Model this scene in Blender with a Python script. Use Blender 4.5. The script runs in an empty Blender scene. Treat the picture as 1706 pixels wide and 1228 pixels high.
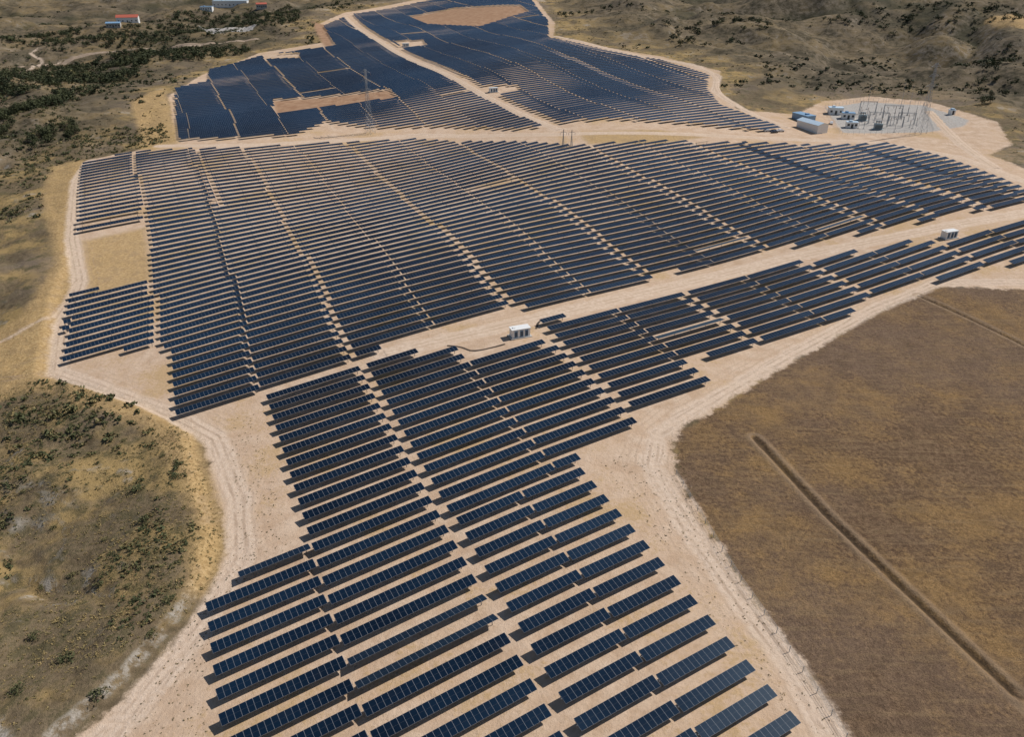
import bpy, math, random
import numpy as np
from mathutils import Vector, Matrix, Euler
random.seed(7); rng=np.random.default_rng(7)
scene=bpy.context.scene
coll=scene.collection
# ------------------------------------------------------------------ camera
H=101.0; PITCH=math.radians(28.5); F=1313.0
cd=bpy.data.cameras.new("camera"); cam=bpy.data.objects.new("camera",cd); coll.objects.link(cam)
cd.sensor_width=36; cd.lens=36*F/1706; cd.clip_start=1; cd.clip_end=20000
cam.location=(0,0,H); cam.rotation_euler=(math.pi/2-PITCH,0,0); scene.camera=cam
# ------------------------------------------------------------------ noise + maths
def _h(ix,iy,seed):
    n=(ix.astype(np.int64)*374761393+iy.astype(np.int64)*668265263+seed*1442695041)&0xFFFFFFFF
    n=((n^(n>>13))*1274126177)&0xFFFFFFFF
    n=n^(n>>16)
    return (n&0xFFFF)/65535.0
def vn(x,y,seed=0):
    ix=np.floor(x);iy=np.floor(y);fx=x-ix;fy=y-iy
    fx=fx*fx*fx*(fx*(fx*6-15)+10);fy=fy*fy*fy*(fy*(fy*6-15)+10)
    a=_h(ix,iy,seed);b=_h(ix+1,iy,seed);c=_h(ix,iy+1,seed);d=_h(ix+1,iy+1,seed)
    return (a*(1-fx)+b*fx)*(1-fy)+(c*(1-fx)+d*fx)*fy
def fbm(x,y,wl,o=4,seed=0):
    s=0;a=1;t=0
    for i in range(o):
        c,sn=math.cos(i*1.1+.4),math.sin(i*1.1+.4)
        s=s+a*vn((x*c-y*sn)/wl+17.3*i,(x*sn+y*c)/wl-9.1*i,seed+i); t+=a; a*=.5; wl*=.5
    return s/t
def sst(a,b,x):
    t=np.clip((x-a)/(b-a),0,1); return t*t*(3-2*t)
def spl(v,w,cap):
    L=w*np.log1p(np.exp(np.clip(v/w,-30,30)));L=np.where(v/w>30,v,L)
    return cap*(1-np.exp(-L/cap))
def zb(x,y):
    w=55.0
    base=.05*w*np.log1p(np.exp(np.clip((y-200)/w,-30,40)))
    base=np.where((y-200)/w>39,.05*(y-200),base)
    base=base-.095*spl(-x+5,12,110)-.035*spl(x-60,15,130)*sst(330,230,y)
    k=sst(60,300,y)
    und=(1.1*np.sin(x/47+y/70)+.9*np.sin(x/31-y/53+1.3))*(.3+k*.9)+k*2.4*np.sin(x/120+.6)*np.sin(y/95)
    return base+und
def seg_d(x,y,pts,closed=False):
    n=len(pts); d=np.full(np.shape(x),1e9)
    for i in range(n if closed else n-1):
        ax,ay=pts[i];bx,by=pts[(i+1)%n];dx,dy=bx-ax,by-ay;L=dx*dx+dy*dy+1e-9
        t=np.clip(((x-ax)*dx+(y-ay)*dy)/L,0,1)
        d=np.minimum(d,(x-ax-t*dx)**2+(y-ay-t*dy)**2)
    return np.sqrt(d)
def inside(x,y,pts):
    r=np.zeros(np.shape(x),bool);n=len(pts)
    for i in range(n):
        ax,ay=pts[i];bx,by=pts[(i+1)%n]
        if ay==by: continue
        c=((ay>y)!=(by>y))&(x<(bx-ax)*(y-ay)/(by-ay)+ax)
        r^=c
    return r
def sd(x,y,pts):
    d=seg_d(x,y,pts,True); return np.where(inside(x,y,pts),d,-d)
TT=np.concatenate([np.geomspace(45,1500,1400),np.geomspace(1510,8000,100)])
def G(u,v,zf=zb):
    a=(u-853)/F;b=-(v-614)/F
    dx=a; dy=math.cos(PITCH)+b*math.sin(PITCH); dz=-math.sin(PITCH)+b*math.cos(PITCH)
    h=math.hypot(dx,dy);dx/=h;dy/=h;dz/=h
    X=TT*dx;Y=TT*dy;Z=H+TT*dz-zf(X,Y)
    k=np.argmax(Z<0)
    if Z[k]>=0: k=len(TT)-1
    k=max(k,1)
    f=Z[k-1]/(Z[k-1]-Z[k]+1e-12); t=TT[k-1]+(TT[k]-TT[k-1])*min(max(f,0),1)
    return (t*dx,t*dy)
def GP(l,zf=zb): return [G(u,v,zf) for u,v in l]
# ------------------------------------------------------------------ site outlines picked in image pixels, cast onto the terrain
bare=GP([(120,1240),(230,1140),(300,1060),(352,990),(380,900),(352,800),(335,720),(255,675),(150,640),(88,625),(92,590),(106,500),(128,440),(115,380),(125,290),(140,268),(240,248),(292,236),(280,160),(345,120),(430,88),(540,70),(530,40),(575,20),(700,-3),(790,-14),(885,-10),(925,38),(922,62),(1000,76),(1100,93),(1200,118),(1196,150),(1230,182),(1322,190),(1372,168),(1450,160),(1545,168),(1662,203),(1685,240),(1650,258),(1720,285),(1850,310),(1900,420),(1706,482),(1560,478),(1500,500),(1400,555),(1290,620),(1180,690),(1122,722),(1128,790),(1170,860),(1230,960),(1300,1060),(1380,1180),(1410,1228),(1460,1330),(1500,1450),(20,1450)])
field=GP([(1560,478),(1500,500),(1400,555),(1290,620),(1180,690),(1122,722),(1128,790),(1170,860),(1230,960),(1300,1060),(1380,1180),(1410,1228),(1460,1330),(1500,1450),(2600,1450),(2600,500),(1706,482)])
golds=[GP([(-120,650),(-60,585),(40,530),(92,440),(66,320),(90,275),(145,265),(128,400),(140,500),(108,600),(98,668),(30,660),(-60,700)]),
       GP([(215,165),(275,145),(300,238),(240,255)]),
       GP([(135,402),(245,378),(256,468),(142,495)]),
       GP([(960,220),(1100,216),(1180,228),(1100,240),(980,240)]),
       GP([(330,705),(358,800),(385,900),(356,995),(308,1000),(325,890),(295,805),(250,728),(110,678),(110,640),(250,670)])]
reds=[GP([(455,168),(650,150),(662,165),(540,182),(460,192)]),GP([(680,28),(760,14),(868,10),(882,20),(800,46),(712,42)]),GP([(520,35),(545,42),(555,76),(540,76)])]
roads=[(GP([(1800,338),(1706,356),(1500,393),(1300,433),(1130,476),(890,532),(760,562),(640,590)]),3.2),
 (GP([(930,216),(800,156),(700,106),(620,63),(575,28)]),2.6),
 (GP([(265,243),(400,243),(520,236),(700,224),(930,224),(1100,222),(1300,231),(1450,235),(1600,262),(1706,302),(1850,350)]),2.8),
 (GP([(150,268),(128,300),(120,400),(133,470),(104,540),(96,620),(200,658),(290,693),(360,730),(398,830),(402,930),(340,1040),(240,1160),(170,1240)]),2.6),
 (GP([(1706,470),(1560,472),(1450,518),(1300,600),(1150,688),(1095,722),(1085,780),(1140,870),(1240,1010),(1330,1130),(1400,1250)]),2.2),
 (GP([(925,60),(1010,80),(1150,106),(1197,126),(1190,152),(1245,186),(1310,212)]),2.2),
 (GP([(1548,185),(1600,240),(1660,280)]),2.6),
 (GP([(128,470),(90,530),(20,572),(-80,610)]),.4),
 (GP([(96,628),(20,640),(-80,640)]),-1.0)]
ditches=[GP([(1258,730),(1380,860),(1500,975),(1706,1170),(1900,1350)]),GP([(1530,492),(1620,532),(1706,575),(1850,640)])]
pad=GP([(1376,180),(1440,169),(1538,175),(1615,200),(1605,210),(1545,220),(1405,221)])
def warp(x,y):
    return x+40*(fbm(x,y,120,2,51)-.5)*2,y+40*(fbm(x,y,120,2,52)-.5)*2
def gully(x,y):
    wx,wy=warp(x,y);r=np.abs(2*fbm(wx,wy,135,3,21)-1)*2.4
    return np.sqrt(r*r+.01)
def zfull(x,y,sdb=None):
    if sdb is None: sdb=sd(x,y,bare)
    z=zb(x,y); out=np.maximum(0,-sdb)
    w0=sst(0,12,out);w1=sst(4,50,out);w2=sst(12,150,out)
    left=sst(20,-60,x)
    right=1-left
    fieldz=right*sst(420,260,y)            # cultivated field stays flat
    rough=1-.95*fieldz
    r2=np.abs(2*fbm(x+8*(fbm(x,y,30,2,54)-.5),y,58,4,9)-1)
    r3=np.abs(2*fbm(x+3*(fbm(x,y,12,2,55)-.5),y,20,3,19)-1)
    nearw=sst(520,300,y)
    z=z+w0*rough*((fbm(x,y,11,4,3)-.5)*2.0+(r3-.3)*(1.2+2.2*nearw)*w1)+w1*rough*((r2-.25)*(8+9*nearw))
    z=z+left*sst(1,5,out)*sst(24,8,out)*sst(330,230,y)*1.9
    rid=gully(x,y)
    z=z+w2*rough*sst(250,400,y)*((fbm(x,y,240,3,61)-.5)*85+rid*13-4+(fbm(x,y,40,3,62)-.5)*6)*(.5+.5*right)*sst(2500,1200,np.hypot(x,y))
    z=z-left*sst(15,200,out)*sst(180,420,y)*12
    far=sst(1000,3000,np.hypot(x,y)); z=z+far*(70+170*fbm(x,y,1100,5,41))*sst(0,300,out)
    z=z-np.where(y<-100,np.minimum((-100-y)*.05,60),0)
    return z
def Z1(x,y): return float(zfull(np.array([x]),np.array([y]))[0])
# ------------------------------------------------------------------ material helpers
def newmat(name):
    m=bpy.data.materials.new(name);m.use_nodes=True;nt=m.node_tree
    for n in list(nt.nodes): nt.nodes.remove(n)
    o=nt.nodes.new('ShaderNodeOutputMaterial');b=nt.nodes.new('ShaderNodeBsdfPrincipled');nt.links.new(b.outputs[0],o.inputs[0])
    return m,nt,b
def inp(nt,s,v):
    if isinstance(v,bpy.types.NodeSocket): nt.links.new(v,s)
    else: s.default_value=v
def M(nt,op,a,b=0.0,c=None):
    n=nt.nodes.new('ShaderNodeMath');n.operation=op;inp(nt,n.inputs[0],a);inp(nt,n.inputs[1],b)
    if c is not None: inp(nt,n.inputs[2],c)
    return n.outputs[0]
def MR(nt,v,a,b,c=0.0,d=1.0,smooth=True):
    n=nt.nodes.new('ShaderNodeMapRange');n.interpolation_type='SMOOTHSTEP' if smooth else 'LINEAR'
    inp(nt,n.inputs[0],v)
    for i,q in enumerate((a,b,c,d)): n.inputs[i+1].default_value=q
    return n.outputs[0]
def MIX(nt,f,a,b):
    n=nt.nodes.new('ShaderNodeMix');n.data_type='RGBA';inp(nt,n.inputs[0],f)
    for s,v in ((n.inputs[6],a),(n.inputs[7],b)):
        if isinstance(v,tuple): s.default_value=(*v,1)
        else: nt.links.new(v,s)
    return n.outputs[2]
def NZ(nt,vec,scale,det=4,rough=.6):
    n=nt.nodes.new('ShaderNodeTexNoise');n.inputs['Scale'].default_value=scale;n.inputs['Detail'].default_value=det;n.inputs['Roughness'].default_value=rough
    nt.links.new(vec,n.inputs['Vector']);return n.outputs[0]
def AT(nt,name):
    n=nt.nodes.new('ShaderNodeAttribute');n.attribute_name=name;return n.outputs['Fac']
def simple(name,col,rough=.6,metal=0,var=.15,scale=3):
    m,nt,b=newmat(name);tc=nt.nodes.new('ShaderNodeTexCoord')
    n=NZ(nt,tc.outputs['Object'],scale,5)
    dark=tuple(c*(1-var) for c in col);lt=tuple(min(1,c*(1+var)) for c in col)
    nt.links.new(MIX(nt,MR(nt,n,.3,.7),dark,lt),b.inputs['Base Color']);b.inputs['Roughness'].default_value=rough;b.inputs['Metallic'].default_value=metal
    return m
# ------------------------------------------------------------------ ground material
gm,nt,b=newmat("ground_soil_and_scrub")
tc=nt.nodes.new('ShaderNodeTexCoord');P=tc.outputs['Object']
nXL=NZ(nt,P,.012,4);nL=NZ(nt,P,.045,5);nM=NZ(nt,P,.22,6,.65);nF=NZ(nt,P,1.1,6,.7);nV=NZ(nt,P,4.5,4,.7)
mp=nt.nodes.new('ShaderNodeMapping');mp.inputs['Rotation'].default_value=(0,0,math.radians(-52));mp.inputs['Scale'].default_value=(.12,1.3,1)
nt.links.new(P,mp.inputs[0]);nS=NZ(nt,mp.outputs[0],.8,4,.6)
edge=M(nt,'ADD',M(nt,'MULTIPLY',M(nt,'SUBTRACT',nM,.5),7.0),M(nt,'MULTIPLY',M(nt,'SUBTRACT',nF,.5),4.0))
# bare
c=MIX(nt,MR(nt,nM,.3,.7),(.48,.335,.225),(.66,.505,.375))
c=MIX(nt,MR(nt,nL,.35,.7),c,(.58,.415,.285))
c=MIX(nt,M(nt,'MULTIPLY',MR(nt,nF,.48,.78),.4),c,(.36,.245,.16))
c=MIX(nt,M(nt,'MULTIPLY',MR(nt,M(nt,'ADD',nL,M(nt,'MULTIPLY',nF,.5)),.76,.93),.6),c,(.46,.31,.14))
weed=M(nt,'MULTIPLY',MR(nt,nV,.57,.67),MR(nt,nM,.44,.62))
c=MIX(nt,M(nt,'MULTIPLY',weed,.6),c,(.16,.12,.06))
bare_c=c
# scrub
s=MIX(nt,MR(nt,nM,.3,.7),(.125,.092,.055),(.31,.23,.14))
s=MIX(nt,MR(nt,nF,.4,.7),s,MIX(nt,.6,s,(.08,.066,.034)))
s=MIX(nt,M(nt,'MULTIPLY',MR(nt,nL,.43,.57),.78),s,(.40,.275,.115))
s=MIX(nt,M(nt,'MULTIPLY',MR(nt,nXL,.48,.60),.6),s,(.21,.165,.13))
s=MIX(nt,M(nt,'MULTIPLY',MR(nt,M(nt,'ADD',nM,M(nt,'MULTIPLY',nV,.35)),.66,.80),.7),s,(.07,.065,.03))
rock=M(nt,'MULTIPLY',MR(nt,AT(nt,'steep'),.3,.65),MR(nt,M(nt,'ADD',nM,M(nt,'MULTIPLY',nF,.6)),.74,.94))
s=MIX(nt,M(nt,'MULTIPLY',rock,.8),s,(.46,.41,.35))
pale=MR(nt,M(nt,'ADD',nL,M(nt,'MULTIPLY',nM,.5)),.85,.97)
s=MIX(nt,M(nt,'MULTIPLY',pale,.65),s,(.48,.41,.33))
dk=AT(nt,'dark')
s=MIX(nt,M(nt,'MULTIPLY',dk,.9),s,MIX(nt,MR(nt,M(nt,'ADD',nM,M(nt,'MULTIPLY',nL,.6)),.6,1.0),(.05,.045,.028),(.19,.148,.10)))
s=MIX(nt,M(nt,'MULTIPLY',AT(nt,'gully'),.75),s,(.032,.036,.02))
# field
f=MIX(nt,MR(nt,nF,.3,.7),(.105,.062,.036),(.25,.162,.095))
f=MIX(nt,M(nt,'MULTIPLY',MR(nt,M(nt,'ADD',nL,M(nt,'MULTIPLY',nF,.6)),.72,.95),.6),f,(.37,.225,.085))
f=MIX(nt,M(nt,'MULTIPLY',MR(nt,M(nt,'ADD',nXL,M(nt,'MULTIPLY',nM,.4)),.60,.80),.5),f,(.215,.15,.11))
f=MIX(nt,M(nt,'MULTIPLY',MR(nt,nM,.42,.7),.45),f,(.10,.063,.036))
f=MIX(nt,M(nt,'MULTIPLY',MR(nt,nS,.48,.68),.35),f,(.32,.22,.12))
f=MIX(nt,M(nt,'MULTIPLY',MR(nt,nV,.46,.64),.65),f,(.062,.041,.024))
g=MIX(nt,MR(nt,nF,.3,.7),(.33,.21,.09),(.56,.39,.19))
g=MIX(nt,M(nt,'MULTIPLY',MR(nt,nM,.48,.62),.45),g,(.30,.205,.11))
red=MIX(nt,MR(nt,nM,.3,.7),(.30,.17,.10),(.42,.27,.17))
road_c=MIX(nt,MR(nt,nF,.3,.7),(.58,.44,.325),(.71,.57,.45))
col=s
def lay(col,attr,c2,lo=-.8,hi=.8,k=1.0,amt=1.0):
    a=M(nt,'ADD',AT(nt,attr),M(nt,'MULTIPLY',edge,k))
    fac=MR(nt,a,lo,hi)
    if amt!=1: fac=M(nt,'MULTIPLY',fac,amt)
    return MIX(nt,fac,col,c2)
col=lay(col,'sd_field',f)
col=lay(col,'sd_bare',bare_c)
col=lay(col,'sd_gold',g,-2,3,1.0,.88)
col=lay(col,'sd_red',red,-2,2)
col=lay(col,'sd_road',road_c,-1.2,.8,.35,.8)
gravel=MIX(nt,MR(nt,nF,.3,.7),(.34,.31,.28),(.50,.47,.43))
col=lay(col,'sd_pad',gravel,-1,1,.5)
rut=M(nt,'ABSOLUTE',M(nt,'SUBTRACT',M(nt,'ABSOLUTE',AT(nt,'d_road')),.85))
rf=M(nt,'MULTIPLY',MR(nt,rut,.45,.1),M(nt,'MULTIPLY',MR(nt,nM,.35,.6),.5))
col=MIX(nt,rf,col,(.38,.27,.19))
for off_,am in ((5.0,.4),(8.5,.3)):
    rut2=M(nt,'ABSOLUTE',M(nt,'SUBTRACT',M(nt,'ABSOLUTE',M(nt,'SUBTRACT',M(nt,'ADD',AT(nt,'d_road'),M(nt,'MULTIPLY',nL,6.0)),off_)),.85))
    col=MIX(nt,M(nt,'MULTIPLY',M(nt,'MULTIPLY',MR(nt,rut2,.4,.1),MR(nt,AT(nt,'sd_bare'),.5,1.5)),M(nt,'MULTIPLY',MR(nt,nM,.36,.6),am)),col,(.38,.27,.19))
da=M(nt,'ADD',AT(nt,'d_ditch'),M(nt,'MULTIPLY',edge,.16))
dd=M(nt,'MULTIPLY',MR(nt,da,.85,.15),MR(nt,nM,.25,.5,.5,1.0))
col=MIX(nt,M(nt,'MULTIPLY',dd,.8),col,(.045,.032,.02))
db=M(nt,'MULTIPLY',MR(nt,da,.7,1.1),MR(nt,da,2.8,1.4))
col=MIX(nt,M(nt,'MULTIPLY',db,.5),col,(.33,.235,.15))
nt.links.new(col,b.inputs['Base Color']);b.inputs['Roughness'].default_value=.95;b.inputs['Specular IOR Level'].default_value=.1
bp=nt.nodes.new('ShaderNodeBump');bp.inputs['Strength'].default_value=.9;bp.inputs['Distance'].default_value=.5
hh=M(nt,'ADD',M(nt,'MULTIPLY',nF,.8),M(nt,'ADD',M(nt,'MULTIPLY',nV,.3),M(nt,'MULTIPLY',nM,1.2)))
hh=M(nt,'MULTIPLY',hh,MR(nt,AT(nt,'sd_bare'),-3,3,1.0,.5))
nt.links.new(hh,bp.inputs['Height']);nt.links.new(bp.outputs[0],b.inputs['Normal'])
# ------------------------------------------------------------------ numpy mesh helper
def npmesh(name,V,Q,mats,smooth=False,midx=None,uv=None,attrs=None):
    me=bpy.data.meshes.new(name);nv=len(V);nq=len(Q)
    me.vertices.add(nv);me.vertices.foreach_set('co',np.asarray(V,np.float32).ravel())
    k=Q.shape[1]
    me.loops.add(nq*k);me.loops.foreach_set('vertex_index',np.asarray(Q,np.int32).ravel())
    me.polygons.add(nq);me.polygons.foreach_set('loop_start',np.arange(0,nq*k,k,dtype=np.int32))
    me.polygons.foreach_set('use_smooth',np.full(nq,smooth))
    if midx is not None: me.polygons.foreach_set('material_index',np.asarray(midx,np.int32))
    for m in mats: me.materials.append(m)
    if uv is not None:
        l=me.uv_layers.new(name='UVMap');l.data.foreach_set('uv',np.asarray(uv,np.float32).ravel())
    if attrs:
        for an,av in attrs.items():
            a=me.attributes.new(an,'FLOAT','POINT');a.data.foreach_set('value',np.asarray(av,np.float32))
    me.update(calc_edges=True);me.validate();return me
def add(name,me,parent=None,**kw):
    o=bpy.data.objects.new(name,me);coll.objects.link(o)
    if parent: o.parent=parent
    for k,v in kw.items(): o[k]=v
    return o
# ------------------------------------------------------------------ terrain sheet
rr=np.concatenate([np.linspace(8,60,30)[:-1],np.geomspace(60,1300,740)[:-1],np.geomspace(1300,9000,70)])
fa=np.linspace(-math.radians(43),math.radians(43),780)
ba=np.linspace(math.radians(43),math.radians(317),110)[1:-1]
aa=np.concatenate([fa,ba]);na=len(aa);nr=len(rr)
R,A=np.meshgrid(rr,aa,indexing='ij');X=(R*np.sin(A)).ravel();Y=(R*np.cos(A)).ravel()
sdb=sd(X,Y,bare)
Zt=zfull(X,Y,sdb)
Zg=Zt.reshape(nr,na);gr=np.gradient(Zg,axis=0)/np.gradient(R,axis=0);ga=np.gradient(Zg,axis=1)/(R*np.radians(86/780))
steep=np.clip(np.hypot(gr,ga).ravel()*.95,0,1)
ddi=np.minimum(seg_d(X,Y,ditches[0]),seg_d(X,Y,ditches[1])*1.1)
Zt=Zt-sst(.9,.3,ddi)*.4+sst(2.4,1.4,ddi)*sst(.8,1.4,ddi)*.2
droad=np.full(X.shape,99.);sroad=np.full(X.shape,-99.)
for pts,w in roads:
    d=seg_d(X,Y,pts);droad=np.minimum(droad,d);sroad=np.maximum(sroad,w-d)
vroad=GP([(30,112),(100,102),(200,84),(330,76),(430,64)],zfull)
vroad2=GP([(-40,130),(55,112),(70,100),(50,88),(62,80)],zfull)
for pts,w in ((vroad,1.5),(vroad2,1.2)):
    d=seg_d(X,Y,pts);sroad=np.maximum(sroad,w-d)
sg=np.max([sd(X,Y,g_) for g_ in golds],axis=0)
sg=np.maximum(sg,sd(X,Y,GP([(1640,34),(1700,26),(1760,30),(1740,50),(1660,50)],zfull)))
lot=GP([(330,42),(430,40),(420,50),(345,53)],zfull)
sr=np.max([sd(X,Y,g_) for g_ in reds],axis=0)
sp2=np.maximum(sd(X,Y,pad),sd(X,Y,lot))
out=np.maximum(0,-sdb)
dark=sst(300,480,Y)*sst(8,50,out)*(.75+.25*sst(0,200,X))
dark=np.clip(dark*(.6+.7*fbm(X,Y,90,3,77)),0,1)
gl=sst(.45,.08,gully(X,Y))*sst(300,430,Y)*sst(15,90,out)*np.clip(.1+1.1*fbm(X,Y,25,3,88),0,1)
V=np.stack([X,Y,Zt],1)
i=np.arange(nr-1)[:,None];j=np.arange(na)[None,:];j2=(j+1)%na
Q=np.stack([i*na+j,(i+1)*na+j,(i+1)*na+j2,i*na+j2],-1).reshape(-1,4)
Q=Q[:,::-1]
me=npmesh("ground",V,Q,[gm],True,attrs=dict(sd_bare=sdb,sd_field=sd(X,Y,field),sd_gold=sg,sd_red=sr,sd_road=sroad,d_road=droad,d_ditch=ddi,sd_pad=sp2,dark=dark,gully=gl,steep=steep))
ground=add("ground",me,kind="structure",label="tan bare soil and dry scrub terrain around solar farm",category="ground")
import bmesh
bm=bmesh.new();bm.from_mesh(me);bm.verts.ensure_lookup_table()
bm.faces.new([bm.verts[k] for k in range(na)][::-1]).smooth=True
bm.to_mesh(me);bm.free();me.update()
# ------------------------------------------------------------------ dirt road ribbons
def roadmat(name,dim):
    roadm,rnt,rb=newmat(name)
    tcr=rnt.nodes.new('ShaderNodeTexCoord');a1=NZ(rnt,tcr.outputs['Object'],.9,6,.7);a2=NZ(rnt,tcr.outputs['Object'],.15,4)
    S=lambda *c:tuple(v*dim for v in c)
    q=MIX(rnt,MR(rnt,a1,.3,.7),S(.52,.38,.27),S(.69,.55,.425));q=MIX(rnt,M(rnt,'MULTIPLY',MR(rnt,a2,.4,.65),.5),q,S(.57,.425,.305))
    uvn=rnt.nodes.new('ShaderNodeUVMap');sp=rnt.nodes.new('ShaderNodeSeparateXYZ');rnt.links.new(uvn.outputs[0],sp.inputs[0])
    ru=M(rnt,'ABSOLUTE',M(rnt,'SUBTRACT',M(rnt,'ABSOLUTE',sp.outputs[1]),.9))
    q=MIX(rnt,M(rnt,'MULTIPLY',MR(rnt,ru,.4,.1),M(rnt,'MULTIPLY',MR(rnt,a2,.3,.6),.55)),q,S(.40,.29,.20))
    rnt.links.new(q,rb.inputs['Base Color']);rb.inputs['Roughness'].default_value=.95;rb.inputs['Specular IOR Level'].default_value=.1
    return roadm
roadm=roadmat("pale_dirt_track",1.0);vroadm=roadmat("valley_dirt_track",.6)
def smoothline(pts,step=1.5):
    p=np.array(pts);
    for _ in range(3):
        qn=[p[0]]
        for k in range(len(p)-1): qn+= [p[k]*.75+p[k+1]*.25,p[k]*.25+p[k+1]*.75]
        qn.append(p[-1]);p=np.array(qn)
    d=np.concatenate([[0],np.cumsum(np.linalg.norm(np.diff(p,axis=0),axis=1))]);t=np.arange(0,d[-1],step)
    return np.stack([np.interp(t,d,p[:,0]),np.interp(t,d,p[:,1])],1),t
def ribbon(name,pts,w,lift,label,mat=roadm):
    p,t=smoothline(pts);tg=np.gradient(p,axis=0);tg/=np.linalg.norm(tg,axis=1)[:,None];nn=np.stack([-tg[:,1],tg[:,0]],1)
    offs=np.array([-1.15,-.95,-.6,-.3,0,.3,.6,.95,1.15]);m=len(offs)
    PX=p[:,None,0]+nn[:,None,0]*offs*w;PY=p[:,None,1]+nn[:,None,1]*offs*w
    Zr=zfull(PX.ravel(),PY.ravel()).reshape(PX.shape)
    prof=np.array([-.35,-.06,.8,1,1,1,.8,-.06,-.35])*lift
    Zr=Zr+prof+(fbm(PX,PY,2.5,2,5)-.5)*lift*1.2*np.array([1,1,.5,0,0,0,.5,1,1])
    V=np.stack([PX,PY,Zr],-1).reshape(-1,3);n=len(p)
    i=np.arange(n-1)[:,None];j=np.arange(m-1)[None,:]
    Q=np.stack([i*m+j,(i+1)*m+j,(i+1)*m+j+1,i*m+j+1],-1).reshape(-1,4)[:,::-1]
    UV=np.stack([np.repeat(t,m),np.tile(offs*w,n)],1)
    me=npmesh(name,V,Q,[mat],True,uv=UV[Q.ravel()])
    add(name,me,kind="structure",label=label,category="road")
for (pts,w) in roads[:3]: ribbon("dirt_road",pts,w,.10,"pale dirt service road between blocks of solar panels")
ribbon("dirt_road",roads[5][0],2.0,.12,"pale dirt track curving along the edge of the farm")
ribbon("dirt_road",roads[6][0],2.6,.12,"pale dirt track leading to the substation yard")
ribbon("valley_road",vroad,2.6,.6,"pale unpaved road through the wooded valley",vroadm)
# ------------------------------------------------------------------ solar materials
pm,nt,b=newmat("solar_cells")
uvn=nt.nodes.new('ShaderNodeUVMap');sp=nt.nodes.new('ShaderNodeSeparateXYZ');nt.links.new(uvn.outputs[0],sp.inputs[0])
U,W_=sp.outputs[0],sp.outputs[1]
fu=M(nt,'FRACT',U);du=M(nt,'ABSOLUTE',M(nt,'SUBTRACT',fu,.5))
frame=M(nt,'MAXIMUM',MR(nt,du,.474,.478,smooth=False),MR(nt,M(nt,'ABSOLUTE',M(nt,'SUBTRACT',W_,.5)),.490,.492,smooth=False))
cu=M(nt,'ABSOLUTE',M(nt,'SUBTRACT',M(nt,'FRACT',M(nt,'MULTIPLY',U,6)),.5));cv_=M(nt,'ABSOLUTE',M(nt,'SUBTRACT',M(nt,'FRACT',M(nt,'MULTIPLY',W_,12)),.5))
cell=M(nt,'MAXIMUM',MR(nt,cu,.46,.49),MR(nt,cv_,.45,.49))
half=MR(nt,M(nt,'ABSOLUTE',M(nt,'SUBTRACT',W_,.5)),.009,.005)
geo=nt.nodes.new('ShaderNodeNewGeometry')
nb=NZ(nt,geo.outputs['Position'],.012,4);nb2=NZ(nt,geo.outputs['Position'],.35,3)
base=MIX(nt,MR(nt,nb,.35,.65),(.002,.006,.014),(.006,.021,.046))  # broad noise patches of bluer sky sheen painted into the cell colour
base=MIX(nt,M(nt,'MULTIPLY',cell,.18),base,(.035,.045,.06))
base=MIX(nt,half,base,(.05,.055,.065))
base=MIX(nt,M(nt,'MULTIPLY',MR(nt,nb2,.5,.8),.02),base,(.22,.18,.13))
base=MIX(nt,frame,base,(.21,.22,.24))
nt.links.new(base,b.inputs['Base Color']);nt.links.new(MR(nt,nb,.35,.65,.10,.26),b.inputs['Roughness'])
b.inputs['Specular IOR Level'].default_value=.55
b.inputs['Specular Tint'].default_value=(.72,.88,1,1)
steel=simple("galvanised_steel",(.28,.29,.31),.5,.6,.12)
backm=simple("panel_backsheet",(.10,.11,.12),.6,0,.1)
PWID=2.15;MOD=1.04;HC=1.5
BQ=np.array([[0,3,2,1],[4,5,6,7],[0,1,5,4],[1,2,6,5],[2,3,7,6],[3,0,4,7]])
def boxv(x0,x1,y0,y1,z0,z1):
    return np.array([(x0,y0,z0),(x1,y0,z0),(x1,y1,z0),(x0,y1,z0),(x0,y0,z1),(x1,y0,z1),(x1,y1,z1),(x0,y1,z1)],float)
def boxes_mesh(name,bl,mats,midx=None):
    V=np.concatenate([boxv(*q) for q in bl]);Q=np.concatenate([BQ+8*k for k in range(len(bl))])
    return npmesh(name,V,Q,mats,midx=None if midx is None else np.repeat(midx,6))
def panel_mesh(n):
    L=n*MOD;Vs=[];Qs=[];mi=[];uv=[]
    for k in range(n):
        x0=-L/2+k*MOD+.008;x1=x0+MOD-.016
        Vs.append(boxv(x0,x1,-PWID/2,PWID/2,.10,.14));Qs.append(BQ+8*k);mi+=[1,0,2,2,2,2]
        u=np.zeros((6,4,2));u[1]=[[k,0],[k+1,0],[k+1,1],[k,1]];uv.append(u.reshape(-1,2))
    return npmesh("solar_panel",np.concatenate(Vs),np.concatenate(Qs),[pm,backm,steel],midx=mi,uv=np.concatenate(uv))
tube_c={};pan_c={}
def tube_mesh(n):
    L=n*MOD/2+.15;bm=bmesh.new()
    bmesh.ops.create_cone(bm,cap_ends=True,segments=8,radius1=.07,radius2=.07,depth=2*L,matrix=Matrix.Rotation(math.pi/2,4,'Y'))
    for k in range(n+1):
        x=-n*MOD/2+k*MOD
        bmesh.ops.create_cube(bm,size=1,matrix=Matrix.Translation((x,0,.07))@Matrix.Diagonal((.05,PWID*.8,.05,1)))
    me=bpy.data.meshes.new("torque_tube");bm.to_mesh(me);bm.free();me.materials.append(steel);return me
post_me=boxes_mesh("support_post",[(-.07,.07,-.05,.05,-.8,HC-.06),(-.11,.11,-.09,.09,HC-.16,HC-.055)],[steel])
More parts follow.
